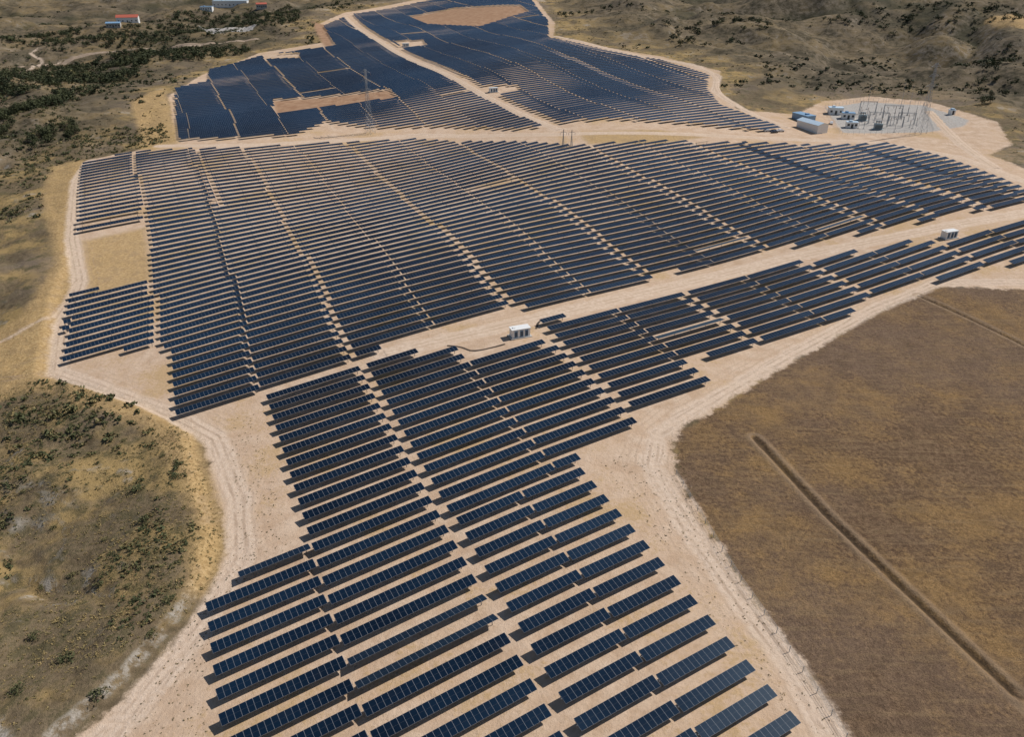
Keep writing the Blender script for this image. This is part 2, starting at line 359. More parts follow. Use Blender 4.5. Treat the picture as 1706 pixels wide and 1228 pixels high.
# ------------------------------------------------------------------ layout of panel tables
AZ=math.radians(59.5);rx,ry=math.sin(AZ),math.cos(AZ);nx,ny=-ry,rx;SK=math.tan(math.radians(30.5-23.3))
blocks=[GP(l) for l in [
 [(425,668),(500,640),(600,615),(690,592),(765,580),(775,605),(910,575),(900,545),(1140,487),(1330,442),(1540,404),(1706,368),(1850,338),(1850,420),(1640,454),(1460,497),(1395,538),(1265,575),(1165,605),(1205,650),(1130,675),(1045,695),(1058,715),(962,768),(1000,812),(1090,912),(1197,1040),(1300,1155),(1370,1228),(1420,1330),(330,1330),(372,1228),(360,1155),(347,1005),(490,915),(455,790),(440,715)],
 [(105,617),(110,500),(258,470),(246,372),(128,398),(140,275),(240,255),(335,252),(430,250),(520,243),(690,235),(860,240),(960,247),(1080,238),(1250,242),(1480,243),(1580,268),(1706,318),(1850,352),(1706,344),(1500,378),(1335,411),(1130,456),(890,515),(632,577),(636,600),(600,611),(425,666),(295,700),(285,588),(265,578)],
 [(290,150),(345,138),(350,118),(435,95),(560,78),(540,45),(573,30),(615,65),(695,110),(795,162),(912,213),(860,218),(740,212),(620,215),(545,205),(490,228),(390,233),(300,235),(295,200)],
 [(588,25),(700,5),(780,-8),(880,-5),(912,35),(915,65),(1000,84),(1100,102),(1180,128),(1178,152),(1200,178),(1300,215),(1290,222),(1100,205),(1000,200),(938,208),(825,157),(720,105),(635,62)]]]
holes=[reds[0],reds[1],GP([(437,92),(500,90),(500,99),(440,101)]),GP([(800,146),(862,144),(870,154),(822,160)]),GP([(655,70),(705,68),(712,78),(672,82)]),
       GP([(1545,383),(1615,378),(1620,402),(1556,408)])]
cuts=[(GP([(328,252),(372,352)]),.7)]
def sp_(p): return (p[0]*rx+p[1]*ry)-SK*(p[0]*nx+p[1]*ny)
def tp_(p): return p[0]*nx+p[1]*ny
S0=sum(sp_(p) for p in GP([(608,640),(700,800),(840,970)]))/3
E0=sum(sp_(p) for p in GP([(1000,812),(1090,912),(1197,1040),(1300,1155)]))/4
tfront=tp_(G(965,770))
tables=[]
NH=12;HL=NH*MOD
tsp=tp_(G(760,1050))
cro={}
def emit(sv,rn,t,bi,k,h,to=None):
    sc=(sv[rn[0]]+sv[rn[-1]])/2+SK*t
    key=(bi,k,h)
    if key not in cro: cro[key]=random.uniform(-.6,.6)*(1.5 if bi==1 else 1)
    tt=t+cro[key]
    X0=sc*rx+tt*nx;Y0=sc*ry+tt*ny
    tilt=9.5+5*(float(vn(np.array(X0/40),np.array(Y0/40),5))-.5)+random.gauss(0,.7)
    if random.random()<.005: tilt=-10
    if to is not None: tilt=to+random.gauss(0,1)
    tables.append((X0,Y0,len(rn),tilt,[PWID,2.25,2.7,2.7][bi]))
La=E0-S0-1.0;NF=int((La-.4)/2/MOD)
for bi,poly in enumerate(blocks):
    PER=[52.6,52.1,51.6,51.6][bi]
    pa=np.array(poly);T=pa[:,0]*nx+pa[:,1]*ny;S=pa[:,0]*rx+pa[:,1]*ry-SK*T
    joff=[0,1.7,3.1,.9][bi];PT=[5.0,5.0,4.9,4.9][bi]
    j0,j1=int(T.min()//PT)-1,int(T.max()//PT)+2
    k0,k1=int((S.min()-S0)//PER)-1,int((S.max()-S0)//PER)+2
    for jj in range(j0,j1):
        t=jj*PT+joff
        for k in range(k0,k1):
            if bi==0 and k>=0 and t<tfront:
                if k>0: continue
                for hf in range(2):
                    sv=S0+1.0+hf*(NF*MOD+.4)+(np.arange(NF)+.5)*MOD
                    s=sv+SK*t
                    if (s*ry+t*ny).min()<45: continue
                    emit(sv,list(range(NF)),t,bi,k,10+hf)
                continue
            # every dozen rows the breaks step sideways by a module or two, all columns together
            sh=((k*7919)%5-2)*.1+(0 if bi==0 else 1.2*math.sin(jj*.13)+1.04*((jj//9)%3-1))
            for L0 in (.6+sh,26.0+sh):
                base_s=S0+PER*k+L0
                sv=base_s+np.concatenate([(np.arange(NH)+.5)*MOD,HL+.05+(np.arange(NH)+.5)*MOD])
                s=sv+SK*t
                x=s*rx+t*nx;y=s*ry+t*ny
                if y.max()<50: continue
                ok=inside(x,y,poly)
                if not ok.any(): continue
                for h in holes: ok&=~inside(x,y,h)
                for cp,cw in cuts: ok&=seg_d(x,y,cp)>cw
                if not ok.any(): continue
                runs=[];cur=[]
                for q in range(24):
                    if ok[q]: cur.append(q)
                    else:
                        if cur: runs.append(cur)
                        cur=[]
                if cur: runs.append(cur)
                for rn in runs:
                    if len(rn)<(6 if bi==0 else 2): continue
                    to=None
                    if bi==0 and abs(t-tsp)<4.5 and k==-1 and L0>20: to=-17
                    emit(sv,rn,t,bi,k,int(L0-sh>20),to)
ta=np.array(tables)
dirv=np.array([rx,ry])
ex=ta[:,0]+dirv[0]*ta[:,2]*MOD/2;ey=ta[:,1]+dirv[1]*ta[:,2]*MOD/2
fx=ta[:,0]-dirv[0]*ta[:,2]*MOD/2;fy=ta[:,1]-dirv[1]*ta[:,2]*MOD/2
ze=zb(ex,ey);zf_=zb(fx,fy);zc=(ze+zf_)/2;slope=np.arctan2(ze-zf_,ta[:,2]*MOD)
def px(x,y,z):
    dz=z-H;d=y*math.cos(PITCH)-dz*math.sin(PITCH);up=y*math.sin(PITCH)+dz*math.cos(PITCH)
    return 853+F*x/d,614-F*up/d
uu,vv=px(ta[:,0],ta[:,1],zc);inv=(uu>-60)&(uu<1766)&(vv<1260)&(vv>-20)
dist=np.hypot(ta[:,0],ta[:,1])-(ta[:,2]*.8);order=np.argsort(np.where(inv&(ta[:,4]==PWID),dist,1e6))
near=set(order[:290].tolist())
for q in near:
    x,y,n,tilt,_=ta[q];n=int(n)
    e=add("solar_panel_table",None,label="dark blue solar panel table on steel posts over bare soil",category="solar panel",group="rows of ground-mounted solar panel tables")
    e.empty_display_size=.5
    e.matrix_world=Matrix.Translation((x,y,zc[q]))@Matrix.Rotation(math.pi/2-AZ,4,'Z')@Matrix.Rotation(-slope[q],4,'Y')
    if tilt<0: e["label"]="solar panel table turned away, seen nearly edge-on over soil"
    if n not in pan_c: pan_c[n]=panel_mesh(n);tube_c[n]=tube_mesh(n)
    p=add("solar_panel",pan_c[n],e);p.location=(0,0,HC);p.rotation_euler=(math.radians(tilt),0,0)
    tb=add("torque_tube",tube_c[n],e);tb.location=(0,0,HC);tb.rotation_euler=(math.radians(tilt),0,0)
    npst=max(2,round(n/5))
    for k in range(npst):
        o=add("support_post",post_me,e);o.location=((-n/2+.8+(n-1.6)*k/(npst-1))*MOD,0,0)
Vs=[];Qs=[];mi=[];uv=[];off=0
cz,sz=math.cos(math.pi/2-AZ),math.sin(math.pi/2-AZ)
bv=boxv(-.5,.5,-.5,.5,.10,.14)
for q in range(len(ta)):
    if q in near: continue
    x,y,n,tilt,pw=ta[q];L=n*MOD;tl=math.radians(tilt);sl=slope[q]
    parts=[(bv*np.array([L,pw,1]),[1,0,2,2,2,2],True),(boxv(-L/2,L/2,-.07,.07,-.07,.07),[2]*6,True)]
    if dist[q]<420:
        m=3 if n>10 else 2
        for k in range(m):
            xx=(-.42+.84*k/(m-1))*L
            parts.append((boxv(xx-.07,xx+.07,-.07,.07,-HC-.8,0),[2]*6,False))
    for v,m,rt in parts:
        if rt:
            v=np.stack([v[:,0],v[:,1]*math.cos(tl)-v[:,2]*math.sin(tl),v[:,1]*math.sin(tl)+v[:,2]*math.cos(tl)],1)
        zz=v[:,2]+HC+v[:,0]*math.tan(sl)
        Vs.append(np.stack([x+v[:,0]*cz-v[:,1]*sz,y+v[:,0]*sz+v[:,1]*cz,zz+zc[q]],1));Qs.append(BQ+off);off+=8;mi+=m
        u=np.zeros((6,4,2));u[1]=[[0,0],[n,0],[n,1],[0,1]];uv.append(u.reshape(-1,2))
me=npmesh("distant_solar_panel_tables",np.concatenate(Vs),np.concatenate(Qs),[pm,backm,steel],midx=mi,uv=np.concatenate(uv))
add("distant_solar_panel_tables",me,kind="stuff",label="many rows of dark blue solar panels covering the slope",category="solar panels",group="rows of ground-mounted solar panel tables")
# ------------------------------------------------------------------ generic parts
white=simple("white_painted_steel",(.78,.78,.76),.45,0,.05)
roofw=simple("pale_roof_sheet",(.50,.62,.72),.5,0,.08,1)
darkm=simple("dark_louvre",(.05,.055,.06),.6,0,.2)
conc=simple("concrete",(.42,.40,.37),.9,0,.12)
bluegrey=simple("blue_grey_cladding",(.20,.34,.50),.5,0,.1)
redroof=simple("red_tile_roof",(.42,.10,.06),.8,0,.2)
glass,_n,_b=newmat("window_glass");_b.inputs['Base Color'].default_value=(.03,.04,.05,1);_b.inputs['Roughness'].default_value=.08
greenm=simple("grey_green_transformer_paint",(.34,.40,.42),.5,0,.1)
porc=simple("brown_porcelain",(.16,.08,.05),.35,0,.1)
galv=simple("lattice_steel",(.34,.36,.38),.6,.2,.1)
def empty(name,x,y,rot,label,cat,z=None,**kw):
    e=add(name,None,label=label,category=cat,**kw);e.location=(x,y,Z1(x,y) if z is None else z);e.rotation_euler=(0,0,rot);return e
def station(x,y,rot,label,L=5.4):
    e=empty("transformer_station",x,y,rot,label,"transformer station",group="white transformer stations along the service roads")
    W=2.5;h=2.7
    add("foundation",boxes_mesh("foundation",[(-L/2-.5,L/2+.5,-W/2-.5,W/2+.5,-.8,.22)],[conc]),e)
    add("body",boxes_mesh("body",[(-L/2,L/2,-W/2,W/2,.22,h)]+[(-L/2+q*.6-.02,-L/2+q*.6+.04,-W/2-.03,-W/2,.4,h-.15) for q in range(1,int(L/.6))],[white]),e)
    add("roof",boxes_mesh("roof",[(-L/2-.18,L/2+.18,-W/2-.18,W/2+.18,h,h+.14),(-L/2+.5,-L/2+1.2,-.4,.4,h+.14,h+.32)],[white]),e)
    for dx in (-1.6,.1,1.6):
        add("door",boxes_mesh("door",[(dx-.5,dx+.5,-W/2-.07,-W/2-.032,.35,2.4)],[bluegrey]),e)
    for dx in (-1.6,.1,1.6):
        add("vent",boxes_mesh("vent",[(dx-.38,dx+.38,-W/2-.11,-W/2-.072,.6+q*.17,.70+q*.17) for q in range(9)],[darkm]),e)
for (u,v,lb) in [(866,560,"white transformer cabin on concrete base beside dirt road"),(1580,396,"white transformer cabin at service road between panel rows"),(822,153,"small white transformer cabin in a clearing among panels"),(676,77,"tiny white transformer cabin among far panel rows")]:
    x,y=G(u,v);station(x,y,math.radians(20),lb)
x0=GP([(745,576),(770,578),(786,587),(830,577),(848,571)])
chm=simple("dark_trench_soil",(.07,.05,.035),.95)
ribbon("drainage_ditch",x0,.45,.08,"narrow dark drainage ditch beside transformer cabin",chm)
ribbon("drainage_ditch",GP([(893,548),(897,535),(912,530)]),.4,.08,"narrow dark drainage ditch beside transformer cabin",chm)
# ------------------------------------------------------------------ buildings
def gable(L,W,h,rh,ov=.4):
    v=[(-L/2-ov,-W/2-ov,h),(L/2+ov,-W/2-ov,h),(L/2+ov,0,h+rh),(-L/2-ov,0,h+rh),(L/2+ov,W/2+ov,h),(-L/2-ov,W/2+ov,h)]
    v+= [(a,b_,c_-.15) for a,b_,c_ in v]
    f=[(0,1,2,3),(3,2,4,5),(6,9,8,7),(9,11,10,8),(0,6,7,1),(4,10,11,5),(1,7,8,2),(2,8,10,4),(5,11,9,3),(3,9,6,0)]
    me=bpy.data.meshes.new("roof");me.from_pydata(v,[],f);return me
def building(u,v,L,W,h,rot,wallm,roofm,label,gab=True,rh=1.2,nw=5):
    x,y=G(u,v,zfull);e=empty("building",x,y,rot,label,"building")
    add("wall",boxes_mesh("wall",[(-L/2,L/2,-W/2,W/2,-2,h)],[wallm]),e)
    if gab:
        m=gable(L,W,h,rh);m.materials.append(roofm);add("roof",m,e)
        me=bpy.data.meshes.new("gable_wall");me.from_pydata([(-L/2,-W/2,h),(-L/2,W/2,h),(-L/2,0,h+rh-.16),(L/2,-W/2,h),(L/2,W/2,h),(L/2,0,h+rh-.16)],[],[(0,2,1),(3,4,5)]);me.materials.append(wallm);add("gable_wall",me,e)
    else: add("roof",boxes_mesh("roof",[(-L/2-.2,L/2+.2,-W/2-.2,W/2+.2,h,h+.25),(-L/4,-L/4+1.5,-1,1,.25+h,h+1)],[roofm]),e)
    for k in range(nw):
        xx=-L/2+L*(k+.5)/nw
        if k==nw//2: add("door",boxes_mesh("door",[(xx-.6,xx+.6,-W/2-.05,-W/2-.004,0,2.2)],[darkm]),e)
        else: add("window",boxes_mesh("window",[(xx-.6,xx+.6,-W/2-.05,-W/2-.004,1.1,2.3)],[glass]),e)
    return e
building(1352,216,17,7,4.2,math.radians(112),white,roofw,"long white warehouse with pale blue metal roof by substation")
building(1338,200,13,6,3.4,math.radians(112),bluegrey,bluegrey,"low blue-grey shed beside white warehouse",False)
building(1391,189,8,5,3.6,math.radians(-10),white,roofw,"white control building at the substation yard",False,nw=3)
building(1412,197,7,4,3.2,math.radians(-10),white,bluegrey,"small white cabin with blue roof at substation",False,nw=3)
building(1418,212,6,3.5,3,math.radians(-10),white,roofw,"white equipment cabin on gravel yard",False,nw=3)
building(1585,190,3,2.5,2.4,math.radians(10),white,roofw,"tiny white hut at edge of gravel yard",False,nw=1)
building(214,36,22,11,5,math.radians(15),white,redroof,"white farmhouse with red tiled roof among trees",rh=2.5)
building(190,44,14,8,4,math.radians(15),conc,bluegrey,"low grey outbuilding beside the farmhouse",rh=1.2)
building(385,9,44,12,6,math.radians(4),white,roofw,"long white building with pale roof in valley",False,nw=9)
building(345,16,14,8,4,math.radians(4),white,bluegrey,"small white annex with blue roof in valley",False)
building(436,12,12,8,4,math.radians(20),conc,redroof,"small house with reddish roof in valley",rh=1.6)
# ------------------------------------------------------------------ lattice tower
def strut(bm,a,b_,r):
    a=Vector(a);b_=Vector(b_);d=b_-a
    if d.length<1e-4: return
    bmesh.ops.create_cube(bm,size=1,matrix=Matrix.Translation((a+b_)/2)@d.to_track_quat('Z','Y').to_matrix().to_4x4()@Matrix.Diagonal((r*2,r*2,d.length,1)))
def lattice(h,w0,w1,n,r):
    bm=bmesh.new()
    L=[];
    for k in range(n+1):
        f=k/n;z=h*(1-(1-f)**1.15);w=(w0+(w1-w0)*min(1,z/(h*.72)))/2;L.append([(sx*w,sy*w,z) for sx,sy in ((-1,-1),(1,-1),(1,1),(-1,1))])
    for k in range(n):
        for c_ in range(4):
            a=L[k][c_];b_=L[k+1][c_];d=L[k+1][(c_+1)%4];e=L[k][(c_+1)%4]
            strut(bm,a,b_,r);strut(bm,a,d,r*.6);strut(bm,e,b_,r*.6);strut(bm,b_,d,r*.6)
    me=bpy.data.meshes.new("mast");bm.to_mesh(me);bm.free();me.materials.append(galv);return me
def pylon(u,v,h,rot,label,arms=(.68,.82,.95),span=4,r=.05):
    x,y=G(u,v,zfull);e=empty("transmission_tower",x,y,rot,label,"transmission tower",group="steel lattice towers")
    add("mast",lattice(h,h*.12,h*.025,11,r),e)
    for a in arms:
        bm=bmesh.new();z=h*a;w=h*.012;s=span*(1.1 if a==arms[0] else .9)
        for sg_ in (-1,1):
            for yy in (-w,w):
                strut(bm,(0,yy,z),(sg_*s,0,z),r*.7);strut(bm,(0,yy,z+h*.04),(sg_*s,0,z),r*.7)
        me=bpy.data.meshes.new("cross_arm");bm.to_mesh(me);bm.free();me.materials.append(galv);add("cross_arm",me,e)
        for sg_ in (-1,1):
            bm=bmesh.new()
            for q_ in range(7): bmesh.ops.create_cone(bm,cap_ends=True,segments=8,radius1=.11,radius2=.05,depth=.14,matrix=Matrix.Translation((sg_*s,0,z-.2-.17*q_)))
            me=bpy.data.meshes.new("insulator");bm.to_mesh(me);bm.free();me.materials.append(porc);add("insulator",me,e)
    return e
pylon(1533,222,36,math.radians(25),"tall grey steel lattice pylon beside the substation yard")
pylon(617,222,34,math.radians(-30),"grey steel lattice pylon between two panel fields")
pylon(938,246,9,math.radians(10),"small lattice pole tower beside the dirt road",(.85,),1.5,.04)
pylon(952,243,8,math.radians(10),"small lattice pole tower beside the dirt road",(.85,),1.5,.04)
# ------------------------------------------------------------------ substation equipment
def yard(u,v): return G(u,v,zfull)
def gantry(u,v,w,h,rot):
    x,y=yard(u,v);e=empty("steel_gantry",x,y,rot,"grey steel lattice gantry with insulators on gravel yard","gantry",group="substation gantries")
    for sg_ in (-1,1):
        o=add("column",lattice(h,.6,.35,5,.035),e);o.location=(sg_*w/2,0,0)
    bm=bmesh.new()
    for yy in (-.25,.25):
        for z in (h-.5,h): strut(bm,(-w/2,yy,z),(w/2,yy,z),.035)
    for k in range(8):
        a=-w/2+w*k/8;b_=a+w/8
        strut(bm,(a,-.25,h-.5),(b_,-.25,h),.025);strut(bm,(a,.25,h),(b_,.25,h-.5),.025)
    me=bpy.data.meshes.new("beam");bm.to_mesh(me);bm.free();me.materials.append(galv);add("beam",me,e)
    for k in range(3):
        bm=bmesh.new()
        for q_ in range(6): bmesh.ops.create_cone(bm,cap_ends=True,segments=8,radius1=.13,radius2=.06,depth=.16,matrix=Matrix.Translation((-w/3+w/3*k,0,h-.8-.2*q_)))
        me=bpy.data.meshes.new("insulator");bm.to_mesh(me);bm.free();me.materials.append(porc);add("insulator",me,e)
for (u,v,w,h) in [(1444,190,9,7.5),(1485,197,10,7.5),(1462,206,10,6.5),(1508,207,9,6.5),(1490,212,8,6)]: gantry(u,v,w,h,math.radians(-12))
def transformer(u,v,rot):
    x,y=yard(u,v);e=empty("power_transformer",x,y,rot,"grey-green oil power transformer with radiators and bushings","transformer",group="substation transformers")
    add("tank",boxes_mesh("tank",[(-2.2,2.2,-1.1,1.1,.2,3.2),(-2.8,2.8,-1.8,1.8,-.5,.2)],[greenm]),e)
    add("radiator",boxes_mesh("radiator",[(-2+q_*.35,-1.9+q_*.35,-2.0,-1.12,.6,2.9) for q_ in range(12)],[greenm]),e)
    bm=bmesh.new();bmesh.ops.create_cone(bm,cap_ends=True,segments=16,radius1=.45,radius2=.45,depth=3,matrix=Matrix.Translation((0,.6,4.1))@Matrix.Rotation(math.pi/2,4,'Y'))
    me=bpy.data.meshes.new("conservator");bm.to_mesh(me);bm.free();me.materials.append(greenm);add("conservator",me,e)
    for k in range(3):
        bm=bmesh.new()
        for q_ in range(8): bmesh.ops.create_cone(bm,cap_ends=True,segments=10,radius1=.2-.008*q_,radius2=.1,depth=.2,matrix=Matrix.Translation((-1.3+1.3*k,-.4,3.3+.2*q_)))
        me=bpy.data.meshes.new("bushing");bm.to_mesh(me);bm.free();me.materials.append(porc);add("bushing",me,e)
transformer(1436,200,math.radians(-12));transformer(1462,215,math.radians(-12))
mast_me=None
for k in range(28):
    u=1436+(k%9)*11+random.uniform(-3,3);v=187+(k//9)*9+random.uniform(-3,3)+(u-1436)*.06
    x,y=yard(u,v);e=empty("insulator_post",x,y,0,"slim steel post carrying brown insulator on gravel yard","insulator post",group="substation insulator posts")
    if mast_me is None:
        sm=boxes_mesh("stand",[(-.10,.10,-.10,.10,-.3,2.6),(-.4,.4,-.4,.4,-.3,.15)],[galv])
        bm=bmesh.new()
        for q_ in range(8): bmesh.ops.create_cone(bm,cap_ends=True,segments=10,radius1=.15,radius2=.09,depth=.18,matrix=Matrix.Translation((0,0,2.7+.18*q_)))
        mast_me=bpy.data.meshes.new("insulator");bm.to_mesh(mast_me);bm.free();mast_me.materials.append(porc)
    add("stand",sm,e);add("insulator",mast_me,e)
for (u,v,h) in [(1444,182,17),(1500,180,16),(1520,214,18),(1468,206,16),(1430,214,15),(1512,192,17),(1490,220,14)]:
    x,y=yard(u,v);e=empty("lightning_mast",x,y,0,"thin tall grey lightning mast in substation yard","mast",group="lightning masts")
    bm=bmesh.new();bmesh.ops.create_cone(bm,cap_ends=True,segments=8,radius1=.12,radius2=.03,depth=h,matrix=Matrix.Translation((0,0,h/2)))
    me=bpy.data.meshes.new("pole");bm.to_mesh(me);bm.free();me.materials.append(galv);add("pole",me,e)
    add("base_block",boxes_mesh("base_block",[(-.5,.5,-.5,.5,-.5,.25)],[conc]),e)
def fence(name,pts,label,closed=False,h=2.0,step=3.0):
    P_=[np.array(p) for p in pts]
    if closed: P_.append(P_[0])
    d=np.concatenate([[0],np.cumsum([np.linalg.norm(P_[k+1]-P_[k]) for k in range(len(P_)-1)])]);t=np.arange(0,d[-1],step)
    x=np.interp(t,d,[p[0] for p in P_]);y=np.interp(t,d,[p[1] for p in P_]);z=zfull(x,y)
    e=add(name,None,label=label,category="fence");e.location=(x[0],y[0],z[0])
    o0=np.array([x[0],y[0],z[0]])
    bl=[(a-.04-o0[0],a+.04-o0[0],b_-.04-o0[1],b_+.04-o0[1],c_-.4-o0[2],c_+h-o0[2]) for a,b_,c_ in zip(x,y,z)]
    add("fence_posts",boxes_mesh("fence_posts",bl,[galv]),e,kind="stuff")
    bm=bmesh.new()
    for k in range(len(x)-1):
        for f_ in (.3,.65,.97): strut(bm,(x[k]-o0[0],y[k]-o0[1],z[k]+h*f_-o0[2]),(x[k+1]-o0[0],y[k+1]-o0[1],z[k+1]+h*f_-o0[2]),.012)
    me=bpy.data.meshes.new("fence_wire");bm.to_mesh(me);bm.free();me.materials.append(galv);add("fence_wire",me,e)
fence("fence",GP([(1374,180),(1440,167),(1538,174),(1555,221),(1400,224)],zfull),"grey wire fence around the substation yard",True)
fence("fence",GP([(1126,792),(1168,862),(1228,962),(1298,1062),(1378,1182),(1410,1235)],zfull),"thin wire fence along the brown field",False,1.4,4)
# ------------------------------------------------------------------ parked cars
tyre=simple("tyre_rubber",(.02,.02,.02),.9)
def car(u,v,rot,col,label):
    x,y=G(u,v,zfull);e=empty("parked_car",x,y,rot,label,"car",group="cars parked by the site road")
    paint=simple("car_paint",col,.3,.1,.03)
    prof=[(-2.1,.35),(-2.15,.8),(-1.9,.95),(-1.5,1.0),(-1.0,1.45),(.5,1.48),(1.05,1.0),(1.9,.88),(2.1,.6),(2.1,.35)]
    bm=bmesh.new();a=[bm.verts.new((p,-.85*(1 if q<1.2 else .82),q)) for p,q in prof];c_=[bm.verts.new((p,.85*(1 if q<1.2 else .82),q)) for p,q in prof]
    bm.faces.new(a);bm.faces.new(c_[::-1])
    for k in range(len(prof)): bm.faces.new((a[k],c_[k],c_[(k+1)%len(prof)],a[(k+1)%len(prof)]))
    bmesh.ops.recalc_face_normals(bm,faces=bm.faces)
    me=bpy.data.meshes.new("body");bm.to_mesh(me);bm.free();me.materials.append(paint);add("body",me,e)
    me=bpy.data.meshes.new("windscreen");me.from_pydata([(.56,-.6,1.44),(.56,.6,1.44),(1.02,.72,1.04),(1.02,-.72,1.04)],[],[(0,3,2,1)]);me.materials.append(glass);o=add("windscreen",me,e);o.location=(.02,0,.02)
    for wx in (-1.3,1.3):
        for wy in (-.8,.8):
            bm=bmesh.new();bmesh.ops.create_cone(bm,cap_ends=True,segments=14,radius1=.33,radius2=.33,depth=.24,matrix=Matrix.Rotation(math.pi/2,4,'X'))
            me=bpy.data.meshes.new("wheel");bm.to_mesh(me);bm.free();me.materials.append(tyre);o=add("wheel",me,e);o.location=(wx,wy,.33)
car(1278,219,.3,(.6,.6,.6),"silver car parked on bare soil beside panels")
car(1290,221,.4,(.05,.06,.08),"dark car parked on bare soil beside panels")
car(1300,219,.2,(.75,.75,.75),"white car parked on bare soil beside panels")
car(1385,206,1.2,(.75,.75,.75),"white car parked outside the substation")
# ------------------------------------------------------------------ vegetation
vm,nt,b=newmat("foliage")
tn=AT(nt,'tone')
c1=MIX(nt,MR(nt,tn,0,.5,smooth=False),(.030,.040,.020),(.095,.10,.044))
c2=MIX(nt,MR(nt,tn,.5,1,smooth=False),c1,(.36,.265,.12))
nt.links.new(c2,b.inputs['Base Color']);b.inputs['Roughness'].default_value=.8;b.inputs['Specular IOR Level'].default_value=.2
bark=simple("bark",(.10,.075,.05),.9)
def clump(n,leaf,flat=.7,lobes=5,seed=0):
    r=np.random.default_rng(seed)
    ctr=r.normal(0,.38,(lobes,3));ctr[:,2]=np.abs(ctr[:,2])*flat+.25
    k=r.integers(0,lobes,n);d=r.normal(0,1,(n,3));d/=np.linalg.norm(d,axis=1)[:,None]
    p=ctr[k]+d*(.30+.12*r.random((n,1)))*np.array([1,1,flat]);p[:,2]=np.maximum(p[:,2],.02)
    a=r.normal(0,1,(n,3));a[:,2]*=.7;a/=np.linalg.norm(a,axis=1)[:,None];b2=np.cross(a,d+.01);b2/=np.linalg.norm(b2,axis=1)[:,None]
    s=leaf*(.6+.8*r.random((n,1)))
    q=np.stack([p-a*s-b2*s*.6,p+a*s-b2*s*.5,p+a*s*.8+b2*s*.6,p-a*s*.7+b2*s*.5],1)
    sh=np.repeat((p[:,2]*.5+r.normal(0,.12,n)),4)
    return q.reshape(-1,3),sh
def scatter(name,xs,ys,sizes,tones,temps,sink=.05,hs=1.0):
    zs=zfull(xs,ys);Vs=[];Ts=[]
    for k in range(len(xs)):
        t,sh=temps[random.randrange(len(temps))];a=random.uniform(0,6.28);c_,s_=math.cos(a),math.sin(a);sz_=sizes[k]
        v=np.stack([(t[:,0]*c_-t[:,1]*s_)*sz_+xs[k],(t[:,0]*s_+t[:,1]*c_)*sz_+ys[k],t[:,2]*sz_*hs+zs[k]-sink*sz_],1)
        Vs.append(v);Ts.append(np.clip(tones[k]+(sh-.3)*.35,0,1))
    V=np.concatenate(Vs);Q=np.arange(len(V)).reshape(-1,4)
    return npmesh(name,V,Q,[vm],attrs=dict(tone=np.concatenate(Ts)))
small=[clump(26,.22,.6,4,s_) for s_ in range(6)]
med=[clump(90,.12,.7,7,20+s_) for s_ in range(6)]
big=[clump(260,.075,.95,9,40+s_) for s_ in range(6)]
def sample(poly,n,zf=None):
    a=np.array(poly);x=rng.uniform(a[:,0].min(),a[:,0].max(),n*4);y=rng.uniform(a[:,1].min(),a[:,1].max(),n*4)
    m=inside(x,y,poly);return x[m][:n],y[m][:n]
def offroad(x,y,m=3):
    return np.minimum(seg_d(x,y,roads[7][0]),np.minimum(seg_d(x,y,roads[8][0]),seg_d(x,y,roads[3][0])))>m
leftp=GP([(-150,1300),(-250,640),(100,640),(300,700),(345,800),(375,900),(340,990),(230,1130),(130,1240)],zb)
x,y=sample(leftp,11000);dn=fbm(x,y,22,4,61);m=(dn+rng.normal(0,.08,len(x))>.48)&(sd(x,y,bare)<-1.0)&offroad(x,y);x,y=x[m],y[m]
sz_=np.abs(rng.normal(.14,.16,len(x)))+.1
add("low_scrub",scatter("low_scrub",x,y,sz_,np.clip(rng.normal(.9,.16,len(x)),0,1),small,hs=.7),kind="stuff",label="dry grass tufts and low scrub on rough ground",category="scrub")
x,y=sample(leftp,4500);dn=fbm(x,y,16,4,64);m=(dn+rng.normal(0,.03,len(x))>.56)&(sd(x,y,bare)<-5)&offroad(x,y,4);x,y=x[m],y[m]
sz_=np.abs(rng.normal(.2,.48,len(x)))+.16
add("green_scrub",scatter("green_scrub",x,y,sz_,np.clip(rng.normal(.46,.12,len(x)),0,1),small,hs=.8),kind="stuff",label="olive low bushes on rough ground",category="scrub")
def wide(n,ymin,ymax,xmin,xmax,thr,seed,smin,smax,tone,md=3,gk=0):
    x=rng.uniform(xmin,xmax,n);y=rng.uniform(ymin,ymax,n)
    s_=sd(x,y,bare);f_=sd(x,y,field);dn=fbm(x,y,45,4,seed)
    if gk: dn=dn-gk*(gully(x,y)-.5)
    m=(s_<-md)&(f_<-2)&(dn+rng.normal(0,.04,n)>thr)&(np.abs(x)<y*.85+30)
    x,y=x[m],y[m];m=(sd(x,y,golds[0])<0)&offroad(x,y);x,y=x[m],y[m]
    return x,y,smin+(smax-smin)*rng.random(len(x))**2.5,np.clip(rng.normal(tone,.15,len(x)),0,1)
a1=wide(24000,150,520,-420,-60,.53,71,.3,1.9,.5)
a2=wide(32000,380,1100,-800,900,.58,72,.6,3.2,.24,3,.3)
a3=wide(22000,380,1100,-800,900,.46,73,.4,1.2,.4)
x,y,s1,t1=[np.concatenate([p,q,r_]) for p,q,r_ in zip(a1,a2,a3)]
add("hillside_scrub",scatter("hillside_scrub",x,y,s1,t1,small),kind="stuff",label="scattered dark shrubs over dry hillsides",category="scrub")
x,y=sample(GP([(1000,770),(1120,730),(1180,880),(1400,1228),(1340,1228),(1100,920)]),350)
x2,y2=sample(GP([(380,700),(425,690),(490,920),(350,1010),(345,1228),(200,1228),(400,900)]),450)
x=np.concatenate([x,x2]);y=np.concatenate([y,y2])
